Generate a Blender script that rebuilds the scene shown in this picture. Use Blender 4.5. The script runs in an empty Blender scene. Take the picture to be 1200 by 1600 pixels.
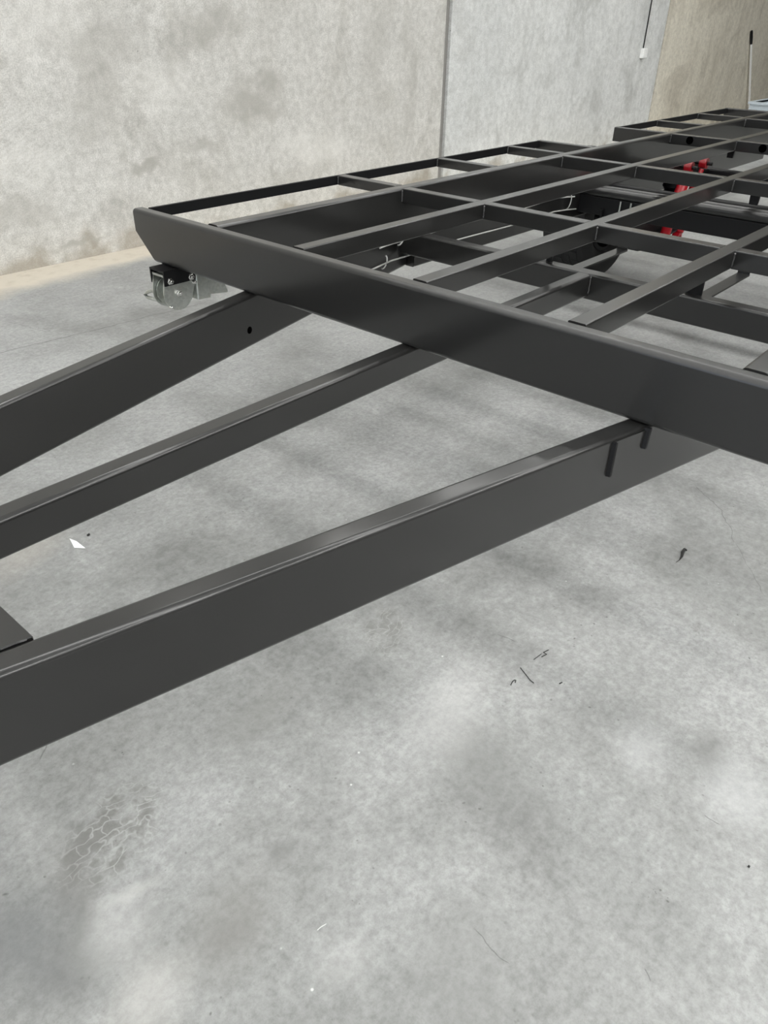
import bpy, bmesh, math, random
from mathutils import Vector, Matrix
random.seed(4)
S = bpy.context.scene
COL = S.collection

# ------------------------------------------------------------------ camera
U = 0.53            # metres per survey unit (camera height above the chassis top)
H = 1.26            # camera height above the floor
F_PX = 1186.0
Xc = Vector((0.66159123, -0.4015469, 0.63329072))     # chassis direction seen in camera axes (right, down, forward)
Yc = Vector((-0.7496403, -0.37482993, 0.54547405))    # towards the side wall
Zc = Vector((0.0183429, -0.83562109, -0.54899993))    # up
right = Vector((Xc[0], Yc[0], Zc[0])); down = Vector((Xc[1], Yc[1], Zc[1])); fwd = Vector((Xc[2], Yc[2], Zc[2]))
cd = bpy.data.cameras.new('camera'); cam = bpy.data.objects.new('camera', cd); COL.objects.link(cam)
M = Matrix((right, -down, -fwd)).transposed().to_4x4(); M.translation = Vector((0, 0, H))
cam.matrix_world = M
cd.sensor_fit = 'HORIZONTAL'; cd.sensor_width = 36.0; cd.lens = F_PX / 1200 * 36; cd.clip_start = 0.02; cd.clip_end = 200
S.camera = cam

# ------------------------------------------------------------------ light
SKYLIGHT_STRENGTH = 10.5
HIGHLIGHT_STRENGTH = 22.0
DOOR_SKY = 2.2
w = bpy.data.worlds.new('world'); S.world = w; w.use_nodes = True
w.node_tree.nodes['Background'].inputs[0].default_value = (0.80, 0.88, 1.0, 1)
w.node_tree.nodes['Background'].inputs[1].default_value = DOOR_SKY
S.view_settings.view_transform = 'Standard'; S.view_settings.look = 'None'
S.view_settings.exposure = 0.0; S.view_settings.gamma = 1.0; S.view_settings.use_curve_mapping = False
ROOF_Z = 4.4
SKY_X = [-6.36, -4.58, -2.8, -1.02, .76, 2.54, 4.32, 6.1, 7.88, 9.66]
SKY_W = 0.30
HIGHLIGHT_STRIP = (-6.0, 10.2, -4.4, -4.0)       # unseen roof light strip, added to brighten beam edges: x0, x1, y0, y1
ROOM = dict(x0=-7.0, x1=19.0, y0=-12.0, y1=4.399)
DOOR = dict(y0=-6.0, y1=3.6, top=3.9)          # open roller door in the front wall, behind the camera

# ------------------------------------------------------------------ helpers
class N:
    def __init__(s, name):
        s.m = bpy.data.materials.new(name); s.m.use_nodes = True
        s.t = s.m.node_tree; s.b = s.t.nodes['Principled BSDF']
        s.co = None
    def node(s, typ, **kw):
        n = s.t.nodes.new(typ)
        for k, v in kw.items(): setattr(n, k, v)
        return n
    def put(s, sock, v):
        if hasattr(v, 'node'): s.t.links.new(v, sock)
        else: sock.default_value = v
    def pos(s):
        if s.co is None:
            g = s.node('ShaderNodeNewGeometry'); s.co = g.outputs['Position']
        return s.co
    def mapped(s, loc=(0,0,0), rot=(0,0,0), sc=(1,1,1), src=None, typ='POINT'):
        n = s.node('ShaderNodeMapping', vector_type=typ); s.put(n.inputs[0], src or s.pos())
        n.inputs[1].default_value = loc; n.inputs[2].default_value = rot; n.inputs[3].default_value = sc
        return n.outputs[0]
    def noise(s, scale, detail=4, rough=.55, vec=None, dist=0):
        n = s.node('ShaderNodeTexNoise'); s.put(n.inputs['Vector'], vec or s.pos())
        n.inputs['Scale'].default_value = scale; n.inputs['Detail'].default_value = detail
        n.inputs['Roughness'].default_value = rough; n.inputs['Distortion'].default_value = dist
        return n.outputs[0]
    def vor(s, scale, vec=None, feature='F1', out=0):
        n = s.node('ShaderNodeTexVoronoi', feature=feature); s.put(n.inputs['Vector'], vec or s.pos())
        n.inputs['Scale'].default_value = scale
        return n.outputs[out]
    def ramp(s, v, a, b, c0=0., c1=1.):
        n = s.node('ShaderNodeMapRange'); n.clamp = True; s.put(n.inputs[0], v)
        for i, q in enumerate((a, b, c0, c1)): s.put(n.inputs[i+1], q)
        return n.outputs[0]
    def math(s, op, a, b=0., c=0.):
        n = s.node('ShaderNodeMath', operation=op)
        s.put(n.inputs[0], a); s.put(n.inputs[1], b); s.put(n.inputs[2], c)
        return n.outputs[0]
    def mix(s, f, a, b, mode='MIX'):
        n = s.node('ShaderNodeMix', data_type='RGBA', blend_type=mode)
        s.put(n.inputs[0], f)
        for i, q in ((6, a), (7, b)):
            s.put(n.inputs[i], (*q, 1) if isinstance(q, tuple) else q)
        return n.outputs[2]
    def sep(s, vec=None):
        n = s.node('ShaderNodeSeparateXYZ'); s.put(n.inputs[0], vec or s.pos()); return n.outputs
    def bump(s, h, strength, dist, prev=None):
        n = s.node('ShaderNodeBump'); n.inputs['Strength'].default_value = strength; n.inputs['Distance'].default_value = dist
        s.put(n.inputs['Height'], h)
        if prev: s.put(n.inputs['Normal'], prev)
        return n.outputs[0]
    def fin(s, color=None, rough=None, normal=None, metal=None, spec=None):
        for k, v in (('Base Color', color), ('Roughness', rough), ('Normal', normal), ('Metallic', metal), ('Specular IOR Level', spec)):
            if v is None: continue
            s.put(s.b.inputs[k], (*v, 1) if isinstance(v, tuple) else v)
        return s.m
    def spot(s, x, y, rx, ry, ang=0., soft=.5, warp=None):
        """soft elliptical mask lying on the floor"""
        v = s.mapped(loc=(x, y, 0), rot=(0, 0, ang), sc=(rx, ry, 1), typ='TEXTURE', src=warp)
        n = s.node('ShaderNodeVectorMath', operation='LENGTH')
        m = s.node('ShaderNodeVectorMath', operation='MULTIPLY'); s.put(m.inputs[0], v); m.inputs[1].default_value = (1, 1, 0)
        s.put(n.inputs[0], m.outputs[0])
        return s.ramp(n.outputs['Value'], 1.0, 1.0 - soft)
    def seg(s, p, q, width, warp=None):
        """thin line mask between two floor points"""
        dx, dy = q[0]-p[0], q[1]-p[1]; L = math.hypot(dx, dy)
        v = s.mapped(loc=((p[0]+q[0])/2, (p[1]+q[1])/2, 0), rot=(0, 0, math.atan2(dy, dx)), typ='TEXTURE', src=warp)
        o = s.sep(v)
        a = s.ramp(s.math('ABSOLUTE', o[1]), width, width*.3)
        b = s.ramp(s.math('ABSOLUTE', o[0]), L/2, L/2*.8)
        return s.math('MULTIPLY', a, b)

def P(x, y, dz): return Vector((x*U, y*U, H - dz*U))
ZT = H - U

def link(name, me, mat=None, parent=None, smooth=False, wn=False):
    o = bpy.data.objects.new(name, me); COL.objects.link(o)
    if mat: me.materials.append(mat)
    if parent: o.parent = parent
    if smooth:
        for p in me.polygons: p.use_smooth = True
    if wn:
        m = o.modifiers.new('weighted', 'WEIGHTED_NORMAL'); m.weight = 60; m.keep_sharp = True
    return o
def from_bm(name, bm, mat, parent=None, smooth=False, wn=False, sharp=None):
    bmesh.ops.recalc_face_normals(bm, faces=bm.faces[:])
    if sharp:
        for e in bm.edges:
            if len(e.link_faces) == 2 and e.calc_face_angle(0) > sharp: e.smooth = False
    me = bpy.data.meshes.new(name); bm.to_mesh(me); bm.free()
    return link(name, me, mat, parent, smooth, wn)
def tag(o, label, cat, group=None):
    o['label'] = label; o['category'] = cat
    if group: o['group'] = group
def empty(name, loc=(0,0,0)):
    o = bpy.data.objects.new(name, None); COL.objects.link(o); o.location = loc; o.empty_display_size = .1
    return o
def rrect(w, d, r, seg=4):
    """rounded rectangle, top at 0, going down to -d"""
    pts = []
    for cx, cy, a0 in ((w/2-r, -r, 0), (-w/2+r, -r, 90), (-w/2+r, -d+r, 180), (w/2-r, -d+r, 270)):
        for i in range(seg+1):
            a = math.radians(a0 + 90*i/seg); pts.append((cx+r*math.cos(a), cy+r*math.sin(a)))
    return pts
def beam(name, a, b, wd, dp, mat, parent, r=.006, cuts=(), up=Vector((0,0,1)), seg=4, holes=()):
    """tube with rounded corners; a and b are the ends of the middle line of its top face"""
    a = Vector(a); b = Vector(b); d = (b-a).normalized(); s = d.cross(up).normalized(); u = s.cross(d)
    bm = bmesh.new(); pr = rrect(wd, dp, r, seg)
    la = [bm.verts.new(a + s*x + u*y) for x, y in pr]; lb = [bm.verts.new(b + s*x + u*y) for x, y in pr]
    n = len(pr)
    for i in range(n): bm.faces.new((la[i], la[(i+1) % n], lb[(i+1) % n], lb[i]))
    bm.faces.new(la); bm.faces.new(lb[::-1])
    for co, no in cuts:
        res = bmesh.ops.bisect_plane(bm, geom=bm.verts[:]+bm.edges[:]+bm.faces[:], plane_co=co, plane_no=no, clear_outer=True)
        ed = [e for e in res['geom_cut'] if isinstance(e, bmesh.types.BMEdge)]
        if ed: bmesh.ops.edgeloop_fill(bm, edges=ed)
    return from_bm(name, bm, mat, parent, smooth=True, wn=True, sharp=.6)
def box(name, lo, hi, mat, parent=None, bev=.002, rot=None):
    bm = bmesh.new(); bmesh.ops.create_cube(bm, size=1)
    lo = Vector(lo); hi = Vector(hi)
    for v in bm.verts: v.co = Vector(((lo[i]+hi[i])/2 + v.co[i]*(hi[i]-lo[i]) for i in range(3)))
    if bev: bmesh.ops.bevel(bm, geom=bm.edges[:], offset=bev, segments=2, affect='EDGES', profile=.5)
    return from_bm(name, bm, mat, parent, smooth=True, wn=True, sharp=1.2)
def prism(name, outline, axis, t0, t1, mat, parent=None, bev=0.):
    """outline of 2-D points extruded along an axis"""
    bm = bmesh.new()
    def at(p, t): return {'x': (t, p[0], p[1]), 'y': (p[0], t, p[1]), 'z': (p[0], p[1], t)}[axis]
    A = [bm.verts.new(at(p, t0)) for p in outline]; B = [bm.verts.new(at(p, t1)) for p in outline]
    n = len(outline)
    fs = [bm.faces.new((A[i], A[(i+1) % n], B[(i+1) % n], B[i])) for i in range(n)]
    bm.faces.new(A); bm.faces.new(B[::-1])
    if bev: bmesh.ops.bevel(bm, geom=bm.edges[:], offset=bev, segments=1, affect='EDGES')
    return from_bm(name, bm, mat, parent, smooth=True, wn=True, sharp=.5)
def tube(name, pts, rad, mat, parent=None, n=8, closed=False, bm=None):
    own = bm is None
    if own: bm = bmesh.new()
    pts = [Vector(p) for p in pts]; rings = []
    for i, p in enumerate(pts):
        d = (pts[(i+1) % len(pts)] - pts[i-1]) if closed else (pts[min(i+1, len(pts)-1)] - pts[max(i-1, 0)])
        d.normalize(); k = Vector((0, 0, 1)) if abs(d.z) < .9 else Vector((1, 0, 0))
        s = d.cross(k).normalized(); t = s.cross(d)
        rr = rad[i] if isinstance(rad, (list, tuple)) else rad
        rings.append([bm.verts.new(p + s*rr*math.cos(2*math.pi*j/n) + t*rr*math.sin(2*math.pi*j/n)) for j in range(n)])
    for i in range(len(pts) if closed else len(pts)-1):
        A, B = rings[i], rings[(i+1) % len(pts)]
        for j in range(n): bm.faces.new((A[j], A[(j+1) % n], B[(j+1) % n], B[j]))
    if not closed: bm.faces.new(rings[0]); bm.faces.new(rings[-1][::-1])
    if own: return from_bm(name, bm, mat, parent, smooth=True, sharp=.9)
def lathe(name, prof, axis, origin, mat, parent=None, n=32):
    """prof = list of (radius, offset along axis)"""
    bm = bmesh.new(); ax = Vector(axis).normalized(); k = Vector((0,0,1)) if abs(ax.z) < .9 else Vector((1,0,0))
    s = ax.cross(k).normalized(); t = s.cross(ax); o = Vector(origin); rings = []
    for r, h in prof:
        if r < 1e-6: rings.append([bm.verts.new(o + ax*h)])
        else: rings.append([bm.verts.new(o + ax*h + (s*math.cos(2*math.pi*j/n) + t*math.sin(2*math.pi*j/n))*r) for j in range(n)])
    for A, B in zip(rings, rings[1:]):
        for j in range(n):
            q = [A[j % len(A)], A[(j+1) % len(A)], B[(j+1) % len(B)], B[j % len(B)]]
            q = list(dict.fromkeys(q))
            if len(q) > 2: bm.faces.new(q)
    return from_bm(name, bm, mat, parent, smooth=True, sharp=.7)

# ------------------------------------------------------------------ materials
def m_paint(name, col, rough=.42, spec=.5, metal=.0, coat=0.):
    k = N(name); k.b.inputs['Coat Weight'].default_value = coat; k.b.inputs['Coat Roughness'].default_value = .15
    n1 = k.noise(3, 2); n2 = k.noise(700, 2)
    c = k.mix(n1, tuple(v*.9 for v in col), tuple(v*1.1 for v in col))
    c = k.mix(k.ramp(n2, .4, .8, 0, .25), c, tuple(min(1, v*1.7) for v in col))
    return k.fin(c, rough, None, metal, spec)
PAINT = m_paint('charcoal_paint', (.012, .0118, .0113), .34, .30, 0., .7)
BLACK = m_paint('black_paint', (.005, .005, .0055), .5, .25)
RED = m_paint('red_paint', (.30, .006, .012), .28)
def m_galv():
    k = N('zinc_plate'); v = k.vor(120, out=1)
    bw = k.node('ShaderNodeRGBToBW'); k.put(bw.inputs[0], v)
    c = k.mix(bw.outputs[0], (.44, .46, .435), (.60, .62, .585))
    c = k.mix(k.ramp(k.noise(30), .5, .75, 0, .4), c, (.47, .445, .37))
    return k.fin(c, k.ramp(bw.outputs[0], 0, 1, .34, .46), None, 1.0)
GALV = m_galv()
def m_simple(name, col, rough, metal=0., spec=.5):
    k = N(name); n = k.noise(60, 3)
    return k.fin(k.mix(n, tuple(v*.85 for v in col), tuple(min(1, v*1.15) for v in col)), rough, None, metal, spec)
HOLE_SHADE = m_simple('painted_hole_shade', (.001, .001, .001), .95, 0., .0)  # near-black colour that paints the shade inside holes
CHROME = m_simple('bright_steel', (.72, .72, .70), .2, 1.)
WELD = m_simple('weld_steel', (.09, .09, .088), .25, .3)
RUBBER = m_simple('tyre_rubber', (.012, .012, .012), .75)
CABLE = m_simple('grey_cable_sheath', (.50, .50, .48), .35)
WHITE = m_simple('white_plastic', (.88, .88, .86), .4)
PAPERM = m_simple('white_paper', (.92, .92, .90), .7)
DEBRIS = m_simple('dark_scrap', (.012, .012, .011), .7)
PALE = m_simple('pale_blue_grey_steel', (.50, .56, .60), .5)
TIN = m_simple('roof_sheet', (.50, .51, .50), .6)

def floor_xy(px, py):
    v = Vector((px-600, py-800, F_PX)); d = Vector((v.dot(Xc), v.dot(Yc), v.dot(Zc))); t = -H/d.z
    return (d.x*t, d.y*t)

def m_floor():
    k = N('worn_concrete_floor')
    warp_n = k.node('ShaderNodeTexNoise'); k.put(warp_n.inputs['Vector'], k.pos()); warp_n.inputs['Scale'].default_value = 9; warp_n.inputs['Detail'].default_value = 3
    wv = k.node('ShaderNodeVectorMath', operation='MULTIPLY_ADD')
    k.put(wv.inputs[0], warp_n.outputs['Color']); wv.inputs[1].default_value = (.05, .05, 0); k.put(wv.inputs[2], k.pos())
    wp = k.node('ShaderNodeVectorMath', operation='SUBTRACT'); k.put(wp.inputs[0], wv.outputs[0]); wp.inputs[1].default_value = (.025, .025, 0)
    warp = wp.outputs[0]
    big = k.noise(1.1, 4, .5, dist=.6); med = k.noise(3.6, 4, .52, dist=.5); fine = k.noise(34, 5, .6); mic = k.noise(75, 8, .78)
    c = k.mix(k.ramp(big, .32, .68), (.165, .167, .163), (.37, .375, .368))
    c = k.mix(k.ramp(med, .38, .68, 0, .6), c, (.41, .417, .41))
    c = k.mix(k.ramp(k.noise(2.3, 5, .55, vec=k.mapped(loc=(7.3, 2.1, 0)), dist=.7), .52, .72, 0, .6), c, (.165, .166, .160))
    c = k.mix(k.ramp(fine, .3, .7, 0, 1), k.mix(.24, c, (.15, .15, .145)), k.mix(.16, c, (.66, .66, .65)))
    c = k.mix(k.ramp(mic, .42, .66, .0, .5), c, (.12, .12, .115))
    # worn dark specks and pale chips
    sp = k.vor(38, vec=warp); c = k.mix(k.math('MULTIPLY', k.ramp(sp, .13, .05), k.ramp(k.noise(6, 3), .50, .64, 0, .85)), c, (.10, .10, .095))
    sp2 = k.vor(90); c = k.mix(k.math('MULTIPLY', k.ramp(sp2, .16, .05), k.ramp(k.noise(11, 3, vec=k.mapped(loc=(3, 9, 0))), .56, .66, 0, .5)), c, (.08, .08, .076))
    ch = k.vor(22, vec=k.mapped(loc=(1.7, .4, 0))); c = k.mix(k.math('MULTIPLY', k.ramp(ch, .07, .03), k.ramp(k.noise(5, 3, vec=k.mapped(loc=(5, 1, 0))), .55, .66, 0, .8)), c, (.72, .72, .70))
    # dusty warm strip along the wall
    o = k.sep(warp)
    edge = k.math('ADD', o[1], k.ramp(k.noise(1.6, 4), .2, .8, -.14, .14))
    c = k.mix(k.ramp(edge, 4.02, 4.16, 0, .85), c, (.60, .545, .45))
    c = k.mix(k.math('MULTIPLY', k.ramp(edge, 4.05, 4.3), k.ramp(k.noise(14, 4), .5, .7, 0, .5)), c, (.38, .33, .26))
    # tread prints, smudges
    def print_mark(px, py, sx, sy, ang, strength, pitch):
        nonlocal c
        x, y = floor_xy(px, py)
        msk = k.math('MULTIPLY', k.spot(x, y, sx, sy, ang, .35, warp), k.ramp(k.noise(20, 5, .6), .34, .56))
        nz_ = k.node('ShaderNodeTexNoise'); k.put(nz_.inputs['Vector'], k.pos()); nz_.inputs['Scale'].default_value = 22; nz_.inputs['Detail'].default_value = 2
        wz_ = k.node('ShaderNodeVectorMath', operation='MULTIPLY_ADD'); k.put(wz_.inputs[0], nz_.outputs['Color']); wz_.inputs[1].default_value = (.07, .07, 0); k.put(wz_.inputs[2], warp)
        loc = k.mapped(loc=(x, y, 0), rot=(0, 0, ang), typ='TEXTURE', src=wz_.outputs[0])
        br = k.node('ShaderNodeTexBrick'); br.offset = .5; k.put(br.inputs['Vector'], k.mapped(rot=(0, 0, .5), src=loc))
        br.inputs['Scale'].default_value = pitch; br.inputs['Mortar Size'].default_value = .07; br.inputs['Mortar Smooth'].default_value = 1.
        br.inputs['Brick Width'].default_value = .9; br.inputs['Row Height'].default_value = .42
        gap_ = br.outputs['Fac']
        c = k.mix(k.math('MULTIPLY', msk, k.math('MULTIPLY', k.math('SUBTRACT', 1., gap_), strength)), c, (.12, .118, .106))
        c = k.mix(k.math('MULTIPLY', msk, k.math('MULTIPLY', gap_, strength*.25)), c, (.43, .42, .39))
    print_mark(170, 1305, .135, .085, .35, .62, 22)
    print_mark(600, 985, .10, .062, .7, .42, 24)
    print_mark(1090, 980, .03, .02, .2, .3, 40)
    for px, py, rx, ry, a, s_, col in ((360, 1440, .13, .09, .5, .45, (.19, .185, .175)), (110, 1420, .06, .20, -.5, .5, (.15, .15, .143)),
            (760, 1200, .11, .20, -.2, .40, (.20, .20, .195)), (440, 1335, .035, .03, 0, .45, (.17, .17, .165)), (20, 1470, .1, .2, .3, .5, (.15, .155, .155)),
            (720, 1520, .16, .10, .4, .30, (.22, .22, .215)), (1110, 1170, .09, .05, .3, .38, (.17, .17, .165)), (400, 1120, .16, .08, .4, .30, (.22, .22, .21)),
            (210, 1390, .075, .022, -.25, .35, (.56, .56, .535)), (180, 1460, .10, .08, .4, .28, (.55, .55, .53)), (540, 1500, .06, .05, 0, .2, (.54, .54, .52)),
            (230, 1560, .10, .07, .3, .35, (.56, .55, .51)), (700, 1110, .20, .10, .3, .32, (.55, .55, .53)), (1150, 1240, .12, .09, .4, .35, (.58, .59, .58)),
            (1000, 1170, .10, .07, .4, .30, (.56, .57, .56)), (40, 860, .2, .1, .4, .3, (.50, .46, .40)), (180, 770, .16, .08, .2, .25, (.46, .42, .38))):
        x, y = floor_xy(px, py)
        c = k.mix(k.math('MULTIPLY', k.spot(x, y, rx, ry, a, .75, warp), k.ramp(k.noise(8, 5), .25, .6, s_*.8, min(1., s_*1.6) if col[0] < .3 else s_)), c, col)
    # hairline cracks and scratches, the saw cut along the bay
    for a, b, wd, s_ in (((1085, 760), (1135, 800), .0016, .6), ((1130, 795), (1150, 850), .0016, .6), ((1150, 845), (1200, 935), .0014, .4),
            ((-60, 567), (330, 470), .005, .6), ((780, 990), (810, 1005), .0014, .6), ((735, 1455), (795, 1500), .0012, .5), ((1005, 1505), (1018, 1535), .0012, .5),
            ((1100, 1272), (1125, 1292), .0012, .6), ((0, 500), (80, 520), .003, .3), ((90, 1130), (60, 1190), .002, .5), ((505, 1440), (490, 1450), .0012, -.6)):
        m_ = k.seg(floor_xy(*a), floor_xy(*b), wd, warp)
        c = k.mix(k.math('MULTIPLY', m_, abs(s_)), c, (.05, .05, .048) if s_ > 0 else (.8, .8, .78))
    rg = k.ramp(big, .3, .7, .42, .58)
    return k.fin(c, rg, None, 0., .4)
FLOOR = m_floor()

def wall_xz(px, py):
    v = Vector((px-600, py-800, F_PX)); d = Vector((v.dot(Xc), v.dot(Yc), v.dot(Zc))); t = ROOM['y1']/d.y
    return (d.x*t, H+d.z*t)
def m_wall(name, base, light, dark, streak, seed, warm=None, marks=()):
    k = N(name)
    v = k.mapped(loc=(seed*3.1, seed*1.7, seed))
    big = k.noise(.9, 5, .6, vec=v, dist=.5); med = k.noise(2.6, 5, .55, vec=v, dist=.6); fine = k.noise(22, 5, .6, vec=v); mic = k.noise(150, 2, vec=v)
    c = k.mix(k.ramp(big, .34, .66), base, light)
    c = k.mix(k.ramp(med, .50, .72, 0, .55), c, dark)
    c = k.mix(k.ramp(k.noise(1.7, 6, .65, vec=k.mapped(loc=(seed*5.3, 2, seed*2)), dist=.8), .54, .70, 0, .75), c, tuple(x*.82 for x in dark))
    vs = k.noise(3.0, 5, .6, vec=k.mapped(loc=(seed, 0, 0), sc=(2.2, 1, .28)))
    c = k.mix(k.ramp(vs, .5, .72, 0, streak), c, dark)
    c = k.mix(k.ramp(k.noise(7, 5, vec=k.mapped(loc=(seed*2, 0, 3), sc=(1.6, 1, .5))), .5, .7, 0, .35), c, light)
    c = k.mix(k.ramp(fine, .38, .68, 0, .34), c, tuple(x*.55 for x in dark))
    c = k.mix(k.ramp(mic, .4, .62, 0, .34), c, tuple(x*.5 for x in dark))
    for px, py, rx, rz, s_, shade in marks:
        mx, mz = wall_xz(px, py)
        wn_ = k.node('ShaderNodeTexNoise'); k.put(wn_.inputs['Vector'], k.pos()); wn_.inputs['Scale'].default_value = 5; wn_.inputs['Detail'].default_value = 5
        wv_ = k.node('ShaderNodeVectorMath', operation='MULTIPLY_ADD'); k.put(wv_.inputs[0], wn_.outputs['Color']); wv_.inputs[1].default_value = (.5, 0, .5)
        k.put(wv_.inputs[2], k.mapped(loc=(-mx-.25, 0, -mz-.25)))
        q_ = k.node('ShaderNodeVectorMath', operation='MULTIPLY'); k.put(q_.inputs[0], wv_.outputs[0]); q_.inputs[1].default_value = (1/rx, 0, 1/rz)
        l_ = k.node('ShaderNodeVectorMath', operation='LENGTH'); k.put(l_.inputs[0], q_.outputs[0])
        c = k.mix(k.math('MULTIPLY', k.ramp(l_.outputs['Value'], 1., .35), s_), c, tuple(x*.8 for x in dark) if shade < 0 else tuple(min(.9, x*1.12) for x in light))
    sp = k.vor(9, vec=v); c = k.mix(k.math('MULTIPLY', k.ramp(sp, .05, .02), k.ramp(k.noise(3, 2, vec=v), .5, .6)), c, (.12, .12, .11))
    z = k.sep()[2]
    dirt = k.math('ADD', z, k.ramp(k.noise(4.5, 5), .3, .7, -.12, .13))
    c = k.mix(k.ramp(dirt, .10, .0, 0, .6), c, (.30, .26, .20))
    if warm:   # trowelled scuffs, the rubbed patch low on the first panel
        sc_ = k.node('ShaderNodeTexWave', wave_type='BANDS', bands_direction='Z'); k.put(sc_.inputs['Vector'], k.mapped(rot=(0, .45, 0)))
        sc_.inputs['Scale'].default_value = 13; sc_.inputs['Distortion'].default_value = 7; sc_.inputs['Detail'].default_value = 4; sc_.inputs['Detail Scale'].default_value = 3
        dx = k.math('SUBTRACT', k.sep()[0], warm[0]); dz = k.math('SUBTRACT', z, warm[1])
        rr = k.math('SQRT', k.math('ADD', k.math('MULTIPLY', dx, dx), k.math('MULTIPLY', dz, dz)))
        rr = k.math('ADD', rr, k.ramp(k.noise(4, 4), .2, .8, -.2, .2))
        mk = k.math('MULTIPLY', k.ramp(rr, .42, .12), k.ramp(sc_.outputs['Fac'], .55, .85, 0, .30))
        c = k.mix(mk, c, (.66, .65, .62)); mk2 = k.math('MULTIPLY', k.ramp(rr, .34, .12), k.ramp(sc_.outputs['Fac'], .35, .1, 0, .18)); c = k.mix(mk2, c, dark)
    nb = k.bump(mic, .2, .0015)
    return k.fin(c, .85, nb, 0., .25)
WALL_A = m_wall('warm_grey_precast', (.66, .65, .615), (.76, .745, .705), (.47, .455, .41), .25, 1, (2.05, .65), [(400, 155, .30, .16, .75, -1), (330, 30, .28, .12, .6, -1), (160, 60, .3, .2, .45, -1), (215, 250, .14, .06, .8, -1), (150, 150, .22, .25, .45, -1), (310, 225, .22, .08, .6, -1),
    (120, 385, .22, .05, .8, -1), (590, 60, .22, .25, .4, -1), (500, 230, .5, .16, .3, 1), (60, 40, .3, .2, .2, 1), (260, 130, .25, .2, .2, 1), (40, 250, .25, .12, .25, 1), (20, 330, .3, .1, .45, -1), (640, 110, .12, .5, .4, -1)])
WALL_B = m_wall('cool_grey_precast', (.70, .71, .695), (.84, .845, .825), (.54, .545, .52), .45, 2)
WALL_C = m_wall('tan_precast', (.78, .735, .62), (.86, .815, .70), (.56, .51, .415), .6, 3)
WALL_D = m_wall('dark_grey_block', (.20, .20, .195), (.26, .26, .255), (.15, .15, .145), .4, 4)
JOINT = m_simple('grey_joint_sealant', (.26, .25, .235), .8)

# ------------------------------------------------------------------ the setting
def struct(o): o['kind'] = 'structure'; return o
R_ = ROOM
struct(box('floor', (R_['x0'], R_['y0'], -.15), (R_['x1'], R_['y1']+.3, 0), FLOOR, bev=0))
wl = struct(box('wall_left', (R_['x0'], R_['y1']+.03, -.1), (R_['x1'], R_['y1']+.25, ROOF_Z), JOINT, bev=0))
edges = [-6.95, -2.41, 1.68, 5.772, 9.862, 13.95, 18.95]
mats = [WALL_B, WALL_A, WALL_A, WALL_B, WALL_C, WALL_C]
gaps = [.02, .02, .02, .075, .024, .02, .02]
for i in range(6):
    box('wall_panel', (edges[i]+gaps[i]/2, R_['y1'], -.05), (edges[i+1]-gaps[i+1]/2, R_['y1']+.04, ROOF_Z), mats[i], wl, bev=.004)
struct(box('wall_back', (R_['x1'], R_['y0'], -.1), (R_['x1']+.2, R_['y1']+.25, ROOF_Z), WALL_C, bev=0))
# right wall, front wall with its open roller door
fw = bmesh.new()
def addbox(bm, lo, hi):
    r = bmesh.ops.create_cube(bm, size=1)
    for v in r['verts']: v.co = Vector(((lo[i]+hi[i])/2 + v.co[i]*(hi[i]-lo[i]) for i in range(3)))
x0 = R_['x0']
y0 = R_['y0']
addbox(fw, (x0-.2, y0-.2, -.1), (x0, DOOR['y0'], ROOF_Z)); addbox(fw, (x0-.2, DOOR['y1'], -.1), (x0, R_['y1']+.25, ROOF_Z)); addbox(fw, (x0-.2, DOOR['y0'], DOOR['top']), (x0, DOOR['y1'], ROOF_Z))
struct(box('wall_right', (x0, y0-.2, -.1), (R_['x1'], y0, ROOF_Z), WALL_D, bev=0))
struct(from_bm('wall_front', fw, WALL_B))
cb = bmesh.new(); xs = [R_['x0']-.2]
for x in SKY_X: xs += [x-SKY_W/2, x+SKY_W/2]
xs.append(R_['x1']+.2)
for i in range(0, len(xs), 2):
    for ya_, yb_ in ((R_['y0']-.2, HIGHLIGHT_STRIP[2]), (HIGHLIGHT_STRIP[3], R_['y1']+.25)): addbox(cb, (xs[i], ya_, ROOF_Z), (xs[i+1], yb_, ROOF_Z+.08))
addbox(cb, (xs[0], HIGHLIGHT_STRIP[2], ROOF_Z), (HIGHLIGHT_STRIP[0], HIGHLIGHT_STRIP[3], ROOF_Z+.08)); addbox(cb, (HIGHLIGHT_STRIP[1], HIGHLIGHT_STRIP[2], ROOF_Z), (xs[-1], HIGHLIGHT_STRIP[3], ROOF_Z+.08))
struct(from_bm('ceiling', cb, TIN))
def m_sky(name, strength):
    k = N(name); k.b.inputs['Base Color'].default_value = (.8, .82, .82, 1)
    k.b.inputs['Emission Color'].default_value = (1, .995, .975, 1); k.b.inputs['Emission Strength'].default_value = strength
    return k.m
SHEET = m_sky('translucent_roof_sheet', SKYLIGHT_STRENGTH); HIGHLIGHT_SHEET = m_sky('added_highlight_sheet', HIGHLIGHT_STRENGTH)
panes = [(x-SKY_W/2, x+SKY_W/2, a_, b_) for x in SKY_X for a_, b_ in ((R_['y0']-.2, HIGHLIGHT_STRIP[2]), (HIGHLIGHT_STRIP[3], R_['y1']+.25))] + [HIGHLIGHT_STRIP]
for i, q in enumerate(panes):
    struct(box('window_%d' % (i+1), (q[0], q[2], ROOF_Z+.02), (q[1], q[3], ROOF_Z+.05), HIGHLIGHT_SHEET if q is HIGHLIGHT_STRIP else SHEET, bev=0))  # last pane is the added highlight strip

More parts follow.
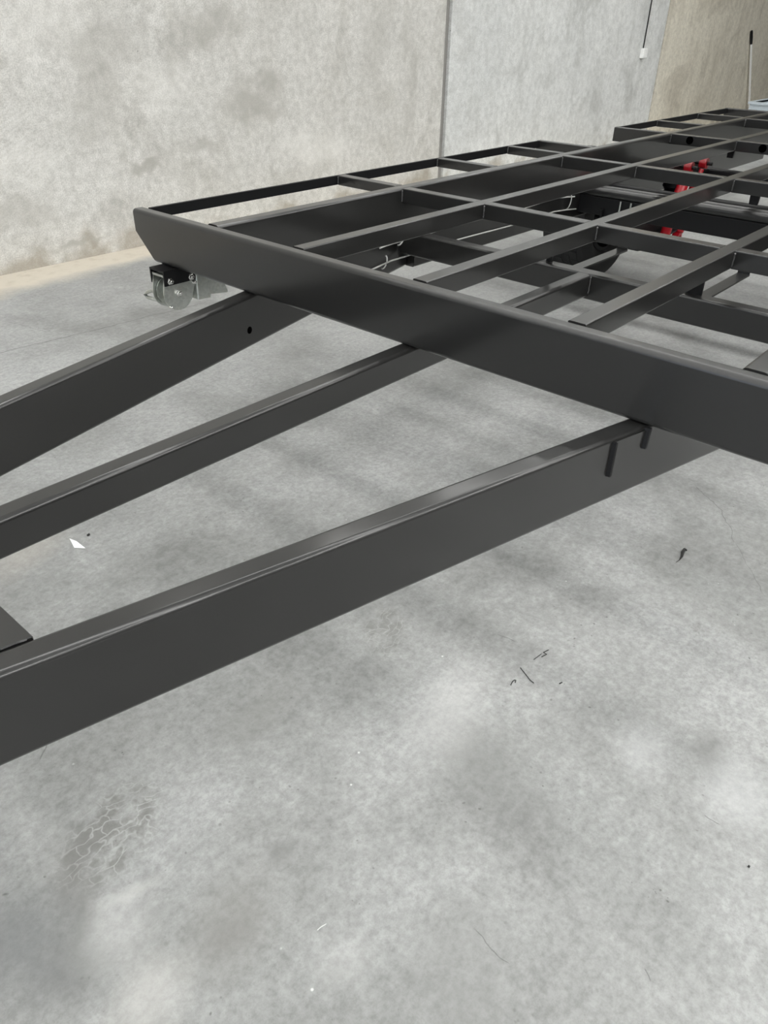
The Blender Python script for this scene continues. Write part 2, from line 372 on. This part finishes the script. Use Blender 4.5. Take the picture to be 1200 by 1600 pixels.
# ------------------------------------------------------------------ the chassis
YC = 2.13
ch = empty('caravan_chassis', (3.5, YC*U, 0))
tag(ch, 'charcoal painted steel caravan chassis of welded box tube with long drawbar', 'chassis')
def keep(o):      # parent while the mesh keeps its world place
    o.matrix_parent_inverse = Matrix.Translation(-Vector(ch.location)); return o
_link = link
def link(name, me, mat=None, parent=None, smooth=False, wn=False):
    o = _link(name, me, mat, None, smooth, wn)
    if parent:
        o.parent = parent
        if parent is ch: keep(o)
    return o

# front beam, cut off at a slant at each end
xf0, xf1 = 2.60, 2.685
fb_w = (xf1-xf0)*U
def cutY(y, dz0, y1, dz1, side):
    a = P(0, y, dz0); b = P(0, y1, dz1); d = (b-a); n = Vector((0, -d.z, d.y)).normalized()
    if n.y*side < 0: n = -n
    return (a, n)
yl, yr = 4.272, 2*YC-4.272
front = beam('front_beam', P((xf0+xf1)/2, yr, 1), P((xf0+xf1)/2, yl, 1), fb_w, .286*U, PAINT, ch, r=.012, seg=6,
     cuts=[cutY(4.30, 1.10, 4.10, 1.286, 1), cutY(2*YC-4.30, 1.10, 2*YC-4.10, 1.286, -1)])
END = 11.92
rails = {}
for nm, off, wd, dp, x1 in (('main_rail', 1.485, .094, .283, END), ('floor_rail', .795, .080, .097, END), ('floor_rail', 0, .080, .097, END),
                      ('floor_rail', -.795, .080, .097, END), ('main_rail', -1.485, .094, .283, END)):
    y = YC+off
    beam(nm, P(xf1, y, .998), P(x1, y, .998), wd*U, dp*U, PAINT, ch, r=.010 if nm == 'main_rail' else .004)
    rails[off] = (y-wd/2, y+wd/2)
offs = [1.485, .795, 0, -.795, -1.485]
# cross members between the rails, welded at each end
weld_me = None
def weld(parent, x, y, dz0, dz1):
    global weld_me
    if weld_me is None:
        bm = bmesh.new(); pts = [(0.0006*random.uniform(-1, 1), .0006*random.uniform(-1, 1), -i/12) for i in range(13)]
        tube('', pts, [.0024+.0008*(i % 2) for i in range(13)], None, n=6, bm=bm)
        weld_me = bpy.data.meshes.new('weld_bead'); bmesh.ops.recalc_face_normals(bm, faces=bm.faces[:]); bm.to_mesh(weld_me); bm.free()
        for p in weld_me.polygons: p.use_smooth = True
        weld_me.materials.append(WELD)
    o = bpy.data.objects.new('weld_bead', weld_me); COL.objects.link(o)
    p = P(x, y, dz0); o.scale = (1, 1, (dz1-dz0)*U); o.parent = parent
    o.matrix_parent_inverse = Matrix.Translation(-Vector(ch.location)) if parent is ch else Matrix.Identity(4)
    o.location = p
def hole_disc(parent, x, y, dz, r, t=.002):  # flat disc on the steel, a hole's shade put into its colour
    o = lathe('hole_shade_disc', [(0, 0), (r*.8, 0), (r, t*.4), (r, t)], (-1, 0, 0), P(x, y, dz)+Vector((t*.2, 0, 0)), HOLE_SHADE, parent, 20)
CX = [4.26, 6.40, 8.62, 10.79]
for ci, x in enumerate(CX):
    for i in range(4):
        ya = rails[offs[i]][0]; yb = rails[offs[i+1]][1]
        b_ = beam('cross_member', P(x+.042, ya, .999), P(x+.042, yb, .999), .084*U, .096*U, PAINT, ch, r=.0035, seg=3)
        for yy in (ya, yb):
            weld(b_, x-.004, yy + (-.004 if yy == ya else .004), 1.008, 1.088)
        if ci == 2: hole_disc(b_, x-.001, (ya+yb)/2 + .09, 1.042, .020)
beam('rear_beam', P(END+.045, yr, 1), P(END+.045, yl-.02, 1), .09*U, .12*U, PAINT, ch, r=.006)
# outriggers on both sides: thin edge strip and short cross members
for sgn in (1, -1):
    def Y(o): return YC + sgn*o
    inner = 1.485+.047; outer = 2.105
    for xa, xb, xs_, first_d in ((xf1, 7.08, [4.29, 5.47, 6.52], None), (8.68, END, [9.69, 10.9], .14)):
        beam('edge_strip', P(xa, Y(outer-.012), 1), P(xb, Y(outer-.012), 1), .022*U, .062*U, BLACK, ch, r=.0015, seg=2)  # flat strip, black colour standing in for a shaded channel interior
        for x in xs_:
            b_ = beam('outrigger', P(x+.042, Y(inner), 1), P(x+.042, Y(outer-.023), 1), .08*U, .066*U, PAINT, ch, r=.0035, seg=3)
            weld(b_, x-.003, Y(outer-.028), 1.006, 1.06); weld(b_, x-.003, Y(inner+.004), 1.006, 1.06)
        if first_d: beam('outrigger', P(xa+.03, Y(inner), 1), P(xa+.03, Y(outer+.01), 1), .07*U, .14*U, PAINT, ch, r=.005)
        else: beam('outrigger', P(xb+.03, Y(inner), 1), P(xb+.03, Y(outer+.01), 1), .07*U, .10*U, PAINT, ch, r=.005)
# drawbar: two converging beams, a centre beam, cross plate
SL = .236; LOW = 1.287
for sgn in (1, -1):
    wd = .092; co = 1.18
    def ctr(x): return YC + sgn*(co + SL*(x-2.58) - wd/2*math.sqrt(1+SL*SL))
    xe = 4.50; xs0 = -1.75
    cuts = [(P(4.46, 0, 1), Vector((1, 0, 0)))]
    A_ = beam('drawbar_beam', P(xs0, ctr(xs0), LOW), P(xe, ctr(xe), LOW), wd*U, .283*U, PAINT, ch, r=.0105, seg=6, cuts=cuts)
    if sgn > 0:
        # flat disc painted with a cable hole's shade on the inner face of the far beam
        nrm = Vector((SL, -sgn, 0)).normalized()
        xh = 2.56; p = P(xh, YC + sgn*(co + SL*(xh-2.58) - wd*math.sqrt(1+SL*SL)), 1.472)
        lathe('hole_shade_disc', [(0, .0012), (.0095, .0012), (.0105, .0008), (.0105, 0)], nrm, p, HOLE_SHADE, A_, 20)
        A_.children[0].matrix_parent_inverse = Matrix.Identity(4)
    # straight lower chassis rail behind the drawbar
    beam('lower_rail', P(4.44, YC+sgn*1.50, LOW), P(END, YC+sgn*1.50, LOW), .094*U, .283*U, PAINT, ch, r=.008)
mid = beam('drawbar_centre_beam', P(-.9, YC+.005, LOW), P(4.275, YC+.005, LOW), .090*U, .138*U, PAINT, ch, r=.010, seg=6)
for sgn in (1, -1):
    def inn(x): return YC + sgn*(1.18 + SL*(x-2.58) - .095)
    prism('drawbar_cross_plate', [(.18*U, (YC+sgn*.05)*U), (.485*U, (YC+sgn*.05)*U), (.485*U, inn(.485)*U), (.18*U, inn(.18)*U)], 'z', H-(LOW+.10)*U, H-(LOW-.001)*U, PAINT, ch, bev=.0015)
tube('weld_bead', [P(.2+.27*i/10, YC-(1.18+SL*(.2+.27*i/10-2.58)-.096), LOW+.002) + Vector((0, 0, .0008*(i % 2))) for i in range(11)], .0026, PAINT, ch, n=6)
prism('drawbar_nose_plate', [(-1.85*U, (YC-.22)*U), (-1.3*U, (YC-.32)*U), (-1.3*U, (YC+.32)*U), (-1.85*U, (YC+.22)*U)], 'z', H-LOW*U, H-LOW*U+.008, PAINT, ch)
# lower cross beam with packer posts and tank straps
beam('lower_cross_beam', P(4.335, YC-1.46, LOW), P(4.335, YC+1.46, LOW), .105*U, .155*U, PAINT, ch, r=.008, seg=4)
weld(ch, 4.276, YC-.045, LOW+.01, LOW+.12)
for y, hw in ((YC-.645, .045), (YC+.29, .02)):
    prism('packer_post', [((y-hw)*U, H-LOW*U), ((y+hw)*U, H-LOW*U), ((y+hw)*U, H-1.095*U), ((y-hw)*U, H-1.095*U)], 'x', 4.345*U, 4.36*U, BLACK, ch)
for y in (YC+.105, YC-.70):
    st = prism('tank_strap', [(4.36*U, H-(LOW+.002)*U), (4.975*U, H-(LOW+.002)*U), (4.975*U, H-1.17*U), (4.985*U, H-1.17*U), (4.985*U, H-(LOW+.012)*U), (4.36*U, H-(LOW+.012)*U)], 'y', (y-.036)*U, (y+.036)*U, PAINT, ch)
# mount plates on the outside of the near drawbar beam
def nearface(x, dz, out=0.):
    y = YC - (1.18 + SL*(x-2.58)); n = Vector((SL, -1, 0)).normalized()
    return P(x, y, dz) + n*out
bm = bmesh.new()
def plate(bm, xa, xb, za, zb, t0, t1, skew=0.):
    vs = []
    for t in (t0, t1):
        for x, z in ((xa, za), (xb, za), (xb+skew, zb), (xa+skew, zb)): vs.append(bm.verts.new(nearface(x, z, t)))
    for q in ((0,1,2,3), (7,6,5,4), (0,4,5,1), (1,5,6,2), (2,6,7,3), (3,7,4,0)): bm.faces.new([vs[i] for i in q])
plate(bm, 2.432, 2.60, 1.300, 1.44, .0, .004)
mp = from_bm('mount_plate', bm, PAINT, ch)
bm = bmesh.new(); plate(bm, 2.422, 2.432, 1.302, 1.445, .0, .008); from_bm('plate_flange', bm, BLACK, mp)
bm = bmesh.new(); plate(bm, 2.596, 2.606, 1.29, 1.375, .0, .012, -.006); from_bm('plate_flange', bm, BLACK, mp)

# brake cables clipped to the inner face of the far lower rail
yin = YC+1.50-.047-.012
def ywall(x): return min(yin, YC + 1.18 + SL*(x-2.58) - .097 - .012)
for dz, xa, xb in ((1.345, 4.0, 6.72), (1.46, 3.75, 6.78)):
    pts = [P(xa+(xb-xa)*i/30, ywall(xa+(xb-xa)*i/30) - .004*abs(math.sin(i*.35)), dz+.006*math.sin(i*.4)+ (0.03*(i-26)/4 if i > 26 else 0)) for i in range(31)]
    tube('brake_cable', pts, .0030, CABLE, ch, n=7)
for x, dz, hh in ((4.06, 1.455, .022), (4.25, 1.345, .014), (6.62, 1.40, .034)):
    c0 = P(x, ywall(x), dz)
    tube('cable_clip', [c0 + Vector((.010*math.cos(a), -.014*math.sin(a), hh*math.cos(a))) for a in [math.pi*i/10 for i in range(11)]], .0026, CABLE, ch, n=6)

# ------------------------------------------------------------------ suspension and wheels
for x in (6.865, 6.985):
    tube('suspension_cross_tube', [P(x, YC-1.45, LOW+.04), P(x, YC+1.45, LOW+.04)], .040*U, PAINT, ch, n=20)
beam('suspension_channel', P(6.925, YC-1.45, LOW+.075), P(6.925, YC+1.45, LOW+.075), .17*U, .16*U, BLACK, ch, r=.006)
beam('suspension_channel', P(7.30, YC-1.45, LOW+.03), P(7.30, YC+1.45, LOW+.03), .098*U, .12*U, BLACK, ch, r=.012)
beam('suspension_cross_tube', P(8.72, YC-1.45, LOW+.0), P(8.72, YC+1.45, LOW+.0), .12*U, .16*U, BLACK, ch, r=.01)
for sgn in (1, -1):
    def Y(o): return YC + sgn*o
    # trailing arm
    arm = prism('trailing_arm', [(6.85*U, H-1.50*U), (7.1*U, H-1.46*U), (7.9*U, H-1.60*U), (8.45*U, H-1.72*U), (8.5*U, H-1.84*U), (7.9*U, H-1.86*U), (7.0*U, H-1.74*U), (6.83*U, H-1.66*U)], 'y', Y(1.02)*U, Y(1.14)*U, BLACK, ch, bev=.004)
    tube('arm_pivot_tube', [P(6.95, Y(.92), 1.58), P(6.95, Y(1.3), 1.58)], .032, BLACK, ch, n=16)
    prism('arm_hanger', [(6.78*U, H-1.46*U), (7.12*U, H-1.46*U), (7.03*U, H-1.68*U), (6.87*U, H-1.68*U)], 'y', Y(1.18)*U, Y(1.20)*U, BLACK, ch)
    prism('arm_hanger', [(6.78*U, H-1.46*U), (7.12*U, H-1.46*U), (7.03*U, H-1.68*U), (6.87*U, H-1.68*U)], 'y', Y(.95)*U, Y(.97)*U, BLACK, ch)
    for y in (1.03, .93):
        tube('hanger_bolt', [P(6.825, Y(y), 1.37), P(6.825, Y(y), 1.52)], .005, GALV, ch, n=8)
    prism('arm_gusset_plate', [(7.3*U, Y(.86)*U), (8.3*U, Y(.95)*U), (8.3*U, Y(1.14)*U), (7.3*U, Y(1.14)*U)], 'z', H-1.80*U, H-1.78*U, BLACK, ch)
    # air spring between the arm and the chassis
    a0 = P(8.12, Y(1.08), 1.30)
    lathe('air_spring', [(0, 0), (.045, 0), (.050, -.01), (.062, -.03), (.066, -.055), (.052, -.075), (.066, -.095), (.066, -.13), (.056, -.155), (.045, -.17), (0, -.17)], (0, 0, 1), a0, BLACK, ch, 24)
    # paired red shock absorbers
    for x, lean in ((7.93, -.22), (8.30, -.24)):
        top = P(x, Y(.91), 1.19); bot = P(x+lean, Y(.93), 1.86); d = (bot-top).normalized(); L = (bot-top).length
        lathe('shock_absorber', [(0, .03), (.012, .03), (.012, .05), (.026, .055), (.029, .062), (.029, L*.60), (.026, L*.605), (.026, L*.93), (.018, L*.95), (0, L*.95)], d, top, RED, ch, 20)
        eye = lathe('shock_eye', [(.010, -.018), (.026, -.018), (.026, .018), (.010, .018)], (0, 1, 0), top, RED, ch, 18)
        lathe('shock_eye', [(.010, -.018), (.026, -.018), (.026, .018), (.010, .018)], (0, 1, 0), bot, RED, ch, 18)
        lathe('shock_bolt', [(0, -.045), (.009, -.045), (.009, .045), (0, .045)], (0, 1, 0), top, BLACK, ch, 8)
    prism('shock_mount', [(7.75*U, H-1.12*U), (8.5*U, H-1.16*U), (8.62*U, H-1.30*U), (7.75*U, H-1.30*U)], 'y', Y(.99)*U, Y(1.02)*U, BLACK, ch)
    prism('shock_mount', [(7.80*U, H-1.285*U), (8.66*U, H-1.285*U), (8.66*U, H-1.31*U), (7.80*U, H-1.31*U)], 'y', Y(.98)*U, Y(1.46)*U, BLACK, ch)
    # brake drum and wheel
    ZW = 1.745; hub = P(7.9, Y(1.2), ZW)
    lathe('brake_drum', [(0, -.02), (.05, -.02), (.06, .0), (.14, .0), (.15, .01), (.15, .09), (.14, .10), (.05, .10), (.05, .16), (0, .16)], (0, sgn, 0), hub, BLACK, ch, 32)
    wheel_o = P(7.9, Y(1.83), ZW); Rw = (H/U-ZW)*U
    ty = lathe('wheel', [(.185, -.10), (.20, -.115), (.24, -.128), (.29, -.128), (Rw-.014, -.118), (Rw-.003, -.10), (Rw, -.05), (Rw, .05), (Rw-.003, .10), (Rw-.014, .118), (.29, .128), (.24, .128), (.20, .115), (.185, .10)], (0, 1, 0), wheel_o, RUBBER, ch, 48)
    rim = lathe('wheel_rim', [(.185, -.105), (.165, -.112), (.185, -.095), (.165, -.02), (.16, .06), (.06, .07), (0, .07), (0, .05), (.15, .04), (.17, .09), (.195, .112), (.185, .105)], (0, sgn, 0), wheel_o, BLACK, ty, 40)
    bmt = bmesh.new()
    for i in range(36):
        a = 2*math.pi*i/36
        for yy, off in ((-.075, 0), (-.025, .5), (.025, 0), (.075, .5)):
            aa = a + off*2*math.pi/36
            r = bmesh.ops.create_cube(bmt, size=1)
            for v in r['verts']:
                q = Vector((v.co.x*.046, v.co.y*.040, v.co.z*.010))
                v.co = wheel_o + Vector(((Rw-.003+q.z)*math.sin(aa)+q.x*math.cos(aa), yy+q.y, (Rw-.003+q.z)*math.cos(aa)-q.x*math.sin(aa)))
    tb = from_bm('tread_blocks', bmt, RUBBER, ty); tb['kind'] = 'stuff'
# small black brackets hung below the cross members
for x, y in ((8.70, 2.94), (6.47, 1.93), (8.70, 1.33), (6.47, 1.0)):
    prism('hanger_bracket', [((y-.035)*U, H-1.094*U), ((y+.035)*U, H-1.094*U), ((y+.03)*U, H-1.17*U), ((y-.03)*U, H-1.17*U)], 'x', x*U, (x+.03)*U, BLACK, ch)

# ------------------------------------------------------------------ corner winder under the front beam
YW0, YW1 = 3.922, 4.064     # right and left faces
def w(x, dz): return (x*U, H-dz*U)
br = prism('winder_bracket', [((YW0)*U, H-1.288*U), (YW1*U, H-1.288*U), (YW1*U, H-1.378*U), ((YW1-.010)*U, H-1.378*U), ((YW1-.010)*U, H-1.300*U), ((YW0+.010)*U, H-1.300*U), ((YW0+.010)*U, H-1.378*U), (YW0*U, H-1.378*U)], 'x', 2.525*U, 2.76*U, BLACK, ch)
def disc_plate(name, y0, y1, mat, parent):
    cx, cz, r = 2.620, 1.437, .104
    out = [w(2.535, 1.322), w(2.745, 1.338), w(2.745, 1.40)]
    for i in range(15):
        a = math.radians(12 + (190-12)*i/14); out.append(w(cx + r*math.cos(a), cz + r*math.sin(a)))
    return prism(name, out, 'y', y0*U, y1*U, mat, parent)
for ya, yb in ((YW0+.012, YW0+.020), (YW1-.020, YW1-.012)): disc_plate('winder_side_plate', ya, yb, GALV, ch)
prism('winder_front_lip', [(YW1*U-.008, H-1.316*U), (YW0*U+.008, H-1.316*U), (YW0*U+.008, H-1.330*U), (YW1*U-.008, H-1.330*U)], 'x', 2.530*U, 2.54*U, GALV, ch)
lathe('winder_spool', [(0, -.026), (.012, -.026), (.012, -.024), (.046, -.024), (.046, -.020), (.024, -.018), (.024, .018), (.046, .020), (.046, .024), (.012, .024), (.012, .026), (0, .026)], (0, 1, 0), Vector((2.62*U, (YW0+YW1)/2*U, H-1.437*U)), GALV, ch, 32)
prism('winder_end_box', [w(2.742, 1.345), w(2.85, 1.345), w(2.838, 1.508), w(2.738, 1.502)], 'y', (YW0-.012)*U, (YW0+.075)*U, GALV, ch, bev=.003)
prism('winder_arm', [w(2.83, 1.36), w(2.945, 1.40), w(2.985, 1.50), w(2.98, 1.512), w(2.83, 1.490)], 'y', (YW0+.01)*U, (YW0+.02)*U, GALV, ch)
tube('winder_handle', [Vector((2.56*U, YW1*U + .075*math.cos(a)*0 + q, H-zz*U)) for a, q, zz in ((0, -.01, 1.425), (0, .03, 1.450), (0, .062, 1.472), (0, .078, 1.494), (0, .066, 1.506), (0, .04, 1.503), (0, .0, 1.500))], .006, GALV, ch, n=10)
for x, dz, r in ((2.562, 1.352, .0085), (2.712, 1.354, .0085), (2.735, 1.392, .006), (2.62, 1.437, .008), (2.55, 1.51, .004)):
    lathe('bolt_head', [(0, 0), (r*1.35, 0), (r*1.35, .002), (r, .003), (r, .009), (r*.55, .010), (r*.55, .014), (0, .014)], (0, -1, 0), Vector((x*U, YW0*U + (.0 if dz < 1.37 else .006), H-dz*U)), CHROME, ch, 6 if r > .005 else 10)

# ------------------------------------------------------------------ loose things
# conduit and switch box on the wall
cx_, cz_ = 7.43*H, H-.254*H
tb = box('switch_box', (cx_-.05, R_['y1']-.045, cz_-.048), (cx_+.05, R_['y1']+.001, cz_+.048), WHITE, bev=.008)
tag(tb, 'small white switch box on the grey wall panel', 'switch box')
lid = box('switch_rocker', (cx_-.015, R_['y1']-.049, cz_-.022), (cx_+.015, R_['y1']-.042, cz_+.022), WHITE, tb, bev=.003)
cb_ = tube('wall_cable', [(cx_-.005+.004*math.sin(i*.8), R_['y1']-.008, cz_+.045+i*.25) for i in range(14)], .007, DEBRIS, n=8)
tag(cb_, 'black cable running up the wall from the white switch box', 'cable')
# broom leaning on the wall
q1 = wall_xz(1172, 48); q2 = wall_xz(1165.5, 165); kk = (q2[1]-.05)/(q1[1]-q2[1])
bt = Vector((q1[0], R_['y1']-.022, q1[1])); bb = Vector((q2[0]+(q2[0]-q1[0])*kk, R_['y1']-.05, .05))
bro = empty('broom', (bb.x, bb.y, 0)); tag(bro, 'white poled broom with black grip leaning on tan wall', 'broom')
def sub(o): o.matrix_parent_inverse = Matrix.Translation(-Vector((bb.x, bb.y, 0)))
dv = (bt-bb)
sub(tube('pole', [bb, bb+dv*.88], .015, WHITE, bro, n=10)); sub(tube('grip', [bb+dv*.86, bb+dv*.9, bb+dv*.99, bt], [.016, .018, .018, .014], BLACK, bro, n=10))
sub(box('broom_head', (bb.x-.2, bb.y-.04, .06), (bb.x+.2, bb.y+.04, .11), BLACK, bro, bev=.006)); sub(box('bristles', (bb.x-.19, bb.y-.035, .0), (bb.x+.19, bb.y+.035, .065), DEBRIS, bro, bev=.004))
# pale box beyond the end of the chassis
xb = 20.0*U; t = empty('steel_tub', (xb+.35, 6.0*U, 0)); tag(t, 'pale blue-grey steel tub standing behind the chassis end', 'tub')
tz = H-1.52*U
def sub2(o): o.matrix_parent_inverse = Matrix.Translation(-Vector((xb+.35, 6.0*U, 0)))
bmq = bmesh.new()
ya, yb = 5.3*U, 6.6*U
for lo, hi in (((xb, ya, .06), (xb+.02, yb, tz)), ((xb+.68, ya, .06), (xb+.7, yb, tz)), ((xb+.02, ya, .06), (xb+.68, ya+.02, tz)), ((xb+.02, yb-.02, .06), (xb+.68, yb, tz)), ((xb+.02, ya+.02, .06), (xb+.68, yb-.02, .08))): addbox(bmq, lo, hi)
sub2(from_bm('tub_body', bmq, PALE, t))
bmq = bmesh.new()
for lo, hi in (((xb-.02, ya-.02, tz-.02), (xb+.02, yb+.02, tz+.006)), ((xb+.68, ya-.02, tz-.02), (xb+.72, yb+.02, tz+.006)), ((xb+.02, ya-.02, tz-.02), (xb+.68, ya+.02, tz+.006)), ((xb+.02, yb-.02, tz-.02), (xb+.68, yb+.02, tz+.006))): addbox(bmq, lo, hi)
sub2(from_bm('rim', bmq, PALE, t))
for q in ((xb+.05, ya+.05), (xb+.6, ya+.05), (xb+.05, yb-.1), (xb+.6, yb-.1)): sub2(box('foot', (q[0], q[1], 0), (q[0]+.05, q[1]+.05, .062), BLACK, t, bev=.003))
# folded paper scrap
pts = [floor_xy(*p) for p in ((109, 843), (116, 856), (134, 859), (121, 851))]
bm = bmesh.new(); z_ = (.004, .001, .006, .012)
v0 = [bm.verts.new((*p, z)) for p, z in zip(pts, z_)]; v1 = [bm.verts.new((p[0], p[1], z-.0008)) for p, z in zip(pts, z_)]
bm.faces.new((v0[0], v0[1], v0[3])); bm.faces.new((v0[1], v0[2], v0[3])); bm.faces.new((v1[3], v1[1], v1[0])); bm.faces.new((v1[3], v1[2], v1[1]))
for i in range(4): bm.faces.new((v0[i], v1[i], v1[(i+1) % 4], v0[(i+1) % 4]))
ps = from_bm('paper_scrap', bm, PAPERM); tag(ps, 'small folded scrap of white paper on the floor', 'paper')
# dark scraps on the floor
def scrap(name, pix, rad, label, cat, group=None):
    pts = [Vector((*floor_xy(*p), (rad if not isinstance(rad, list) else rad[i])+.0004)) for i, p in enumerate(pix)]
    o = tube(name, pts, rad, DEBRIS, n=6); tag(o, label, cat, group)
scrap('rubber_shred', [(1073, 861), (1069, 860), (1066, 865), (1065, 871), (1061, 876), (1056, 879)], [.002, .004, .0045, .003, .0010, .0005], 'curled black rubber shred right of the near drawbar beam', 'scrap')
scrap('wire_offcut', [(857, 1016), (849, 1020), (854, 1023), (846, 1027)], .0010, 'zigzag dark wire offcut on the floor', 'wire')
scrap('wire_offcut', [(846, 1022), (834, 1031)], .0008, 'short straight wire hair beside the zigzag wire offcut', 'wire')
scrap('wire_offcut', [(813, 1044), (821, 1054), (828, 1063), (834, 1068)], .0010, 'longest straight dark wire offcut on the floor', 'wire')
scrap('wire_offcut', [(798, 1071), (801, 1065), (804, 1063), (806, 1064), (805, 1067)], .0009, 'tiny hook shaped wire curl on the floor', 'wire')
scrap('grit_crumb', [(1168, 1354), (1171, 1356)], .0022, 'single black grit crumb at the lower right of the floor', 'crumb')
scrap('grit_crumb', [(874, 1069), (878, 1067)], .0014, 'dark crumb right of the straight wire offcut', 'crumb')
scrap('grit_crumb', [(137, 838), (140, 836)], .003, 'dark crumb just above the white paper scrap', 'crumb')
